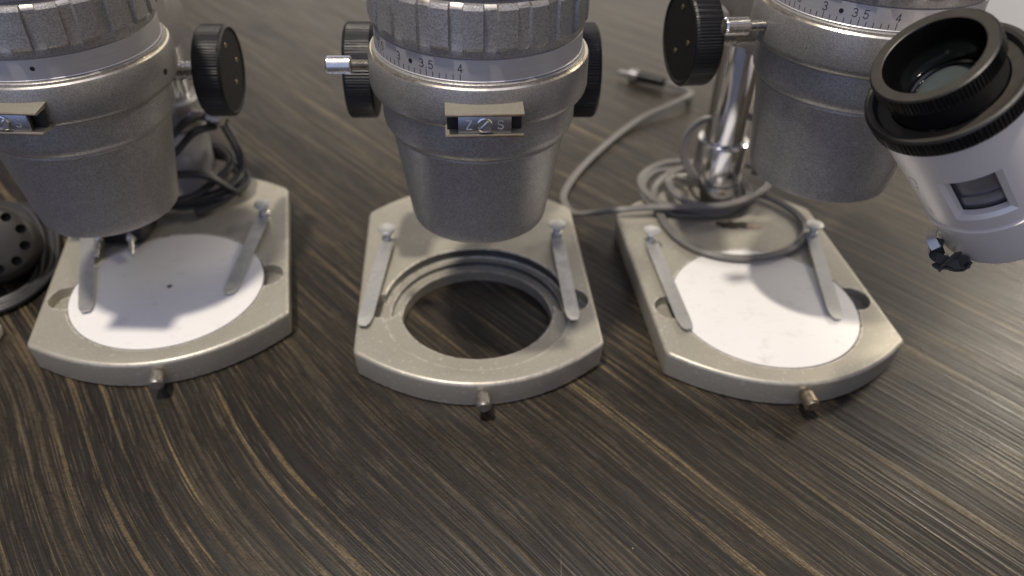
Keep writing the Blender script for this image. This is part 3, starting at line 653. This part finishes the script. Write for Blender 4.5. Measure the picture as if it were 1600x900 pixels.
# two pin plug lying on the back of the left stage
tp = thing('two_pin_plug', 'black two pin plug with metal prongs lying under the left microscope head', 'plug', (-215, 348, 0)); ti = Matrix.Translation((215, -348, 0))
mb = MB(); mb.box((-216, 352, 22), (27, 22, 11), 2.5); mb.xf(0, ti); mb.build('plug_body', M['black'], tp)
for p0, p1 in (((-226.5, 342.5, 21.5), (-222.5, 327, 18.2)), ((-209, 342.5, 23), (-204.5, 329.5, 18.4))):
    a, b = Vector(p0), Vector(p1); mb = MB(); mb.cyl(a, a+(b-a)*.28, 2.5, 2.6, seg=24, ch=.4); mb.cyl(a+(b-a)*.2, b, 1.55, 1.35, seg=20, ch=.5); mb.xf(0, ti); mb.build('metal_prong', M['steel'], tp)

# lamp housing at the far left
lh = thing('lamp_housing', 'round charcoal lamp housing ringed with vent holes, at the left picture edge', 'lamp', (-274, 330, 0))
axv = Vector((.42, -.66, .62)).normalized(); fc = Vector((-271, 322, 30)); q = axv.to_track_quat('Z', 'Y').to_matrix().to_4x4(); q.translation = fc
li = Matrix.Translation((274, -330, 0))
mb = MB(); mb.lathe([(0, 0), (12, -.3), (17.3, -1.6), (19.4, -3.4), (20.4, -6.5), (20.6, -10), (20.6, -28), (18, -32), (0, -32)], 96)
body = MB(); body.v = mb.v; body.f = mb.f; body.mi = mb.mi; ho = body.build('housing_shell', M['housing'], lh)
for i in range(10):
    a = 2*PI*(i+.35)/10; c3 = MB(); c3.cyl((14.6*math.cos(a), 14.6*math.sin(a), -7), (14.6*math.cos(a), 14.6*math.sin(a), 2), 2.5, seg=24); boolean(ho, c3.build('cutter', M['dark'], lh))
for v in ho.data.vertices:
    v.co = (li @ q @ (v.co*1000))*MM
for p in ho.data.polygons: p.use_smooth = True
ho.data.set_sharp_from_angle(angle=R(32))
mb = MB(); mb.sweep([(-345, 398, 3), (-318, 393, 6), (-297, 389, 8), (-278, 378, 7), (-265, 358, 5), (-256, 336, 3), (-256, 318, 3), (-262, 304, 3), (-276, 294, 3), (-300, 288, 3), (-330, 290, 3)], twin(1.7), sub=8)
mb.sweep([(-345, 380, 9), (-320, 384, 12), (-300, 382, 13), (-284, 372, 12), (-271, 356, 9), (-263, 338, 6), (-259, 322, 3.4), (-266, 308, 3), (-285, 298, 3), (-320, 296, 3)], twin(1.7), sub=8)
hc = mb.build('power_cable', M['cable_dark']); tag(hc, 'dark cable curling on the table around the round lamp housing', 'cable', 'grey cables')
mb = MB(); mb.cyl((-281, 388, 8.5), (-276, 379, 8.5), 3.3, seg=24, ch=.6); tag(mb.build('cable_ferrule', M['tag']), 'short pale metal sleeve on the dark cable behind the lamp housing', 'ferrule')
cn = thing('plastic_connector', 'small ivory plastic connector on the table at the left picture edge', 'connector', (-258, 280, 0)); ci = Matrix.Translation((258, -280, 0))
mb = MB(); mb.box((-263, 281, 4.6), (15, 7.5, 3.4), .5); mb.box((-263, 275.8, 3.2), (15, 4, 6.0), .5); mb.box((-263, 281, 1.5), (14, 7, 2.9), .3); mb.xf(0, ci); mb.build('connector_shell', M['connector'], cn)
mb = MB(); mb.box((-263, 278.6, 6.0), (13, .5, 1.0), 0); mb.xf(0, ci); mb.build('connector_slot', M['dark'], cn)
# torn label remains on the right base, dark patch widened to paint in shadow
mb = MB(); rr = random.Random(3); prx = []
for k in range(26):
    a = 2*PI*k/26; rad = 1+.28*rr.uniform(-1, 1); prx.append((130+10*rad*math.cos(a), 381.5+3.4*rad*math.sin(a)))
mb.poly(prx, T+.02, T+.5, .1); lb = mb.build('residue_and_shade', plastic('brown_residue_and_shade', (.022, .012, .009), .6, 900, .08, .0002)); tag(lb, 'dark brown residue patch with painted shadow on the rightmost microscope base', 'residue')
mb = MB(); prx = [(141.5+4.4*(1+.15*rr.uniform(-1, 1))*math.cos(2*PI*k/20), 380.3+1.9*(1+.2*rr.uniform(-1, 1))*math.sin(2*PI*k/20)) for k in range(20)]
mb.poly(prx, T+.02, T+.6, .1); tag(mb.build('adhesive_scrap', plastic('cream_scrap', (.62, .46, .30), .5)), 'small cream adhesive scrap beside the dark residue on the right microscope base', 'scrap')
# white instrument case at the far right, seen past the eyecup
mb = MB(); mb.box((620, 800, 18), (400, 330, 36), 4); cs = mb.build('instrument_case', M['housing_white']); tag(cs, 'flat white case far back on the table behind the black eyecup', 'case')
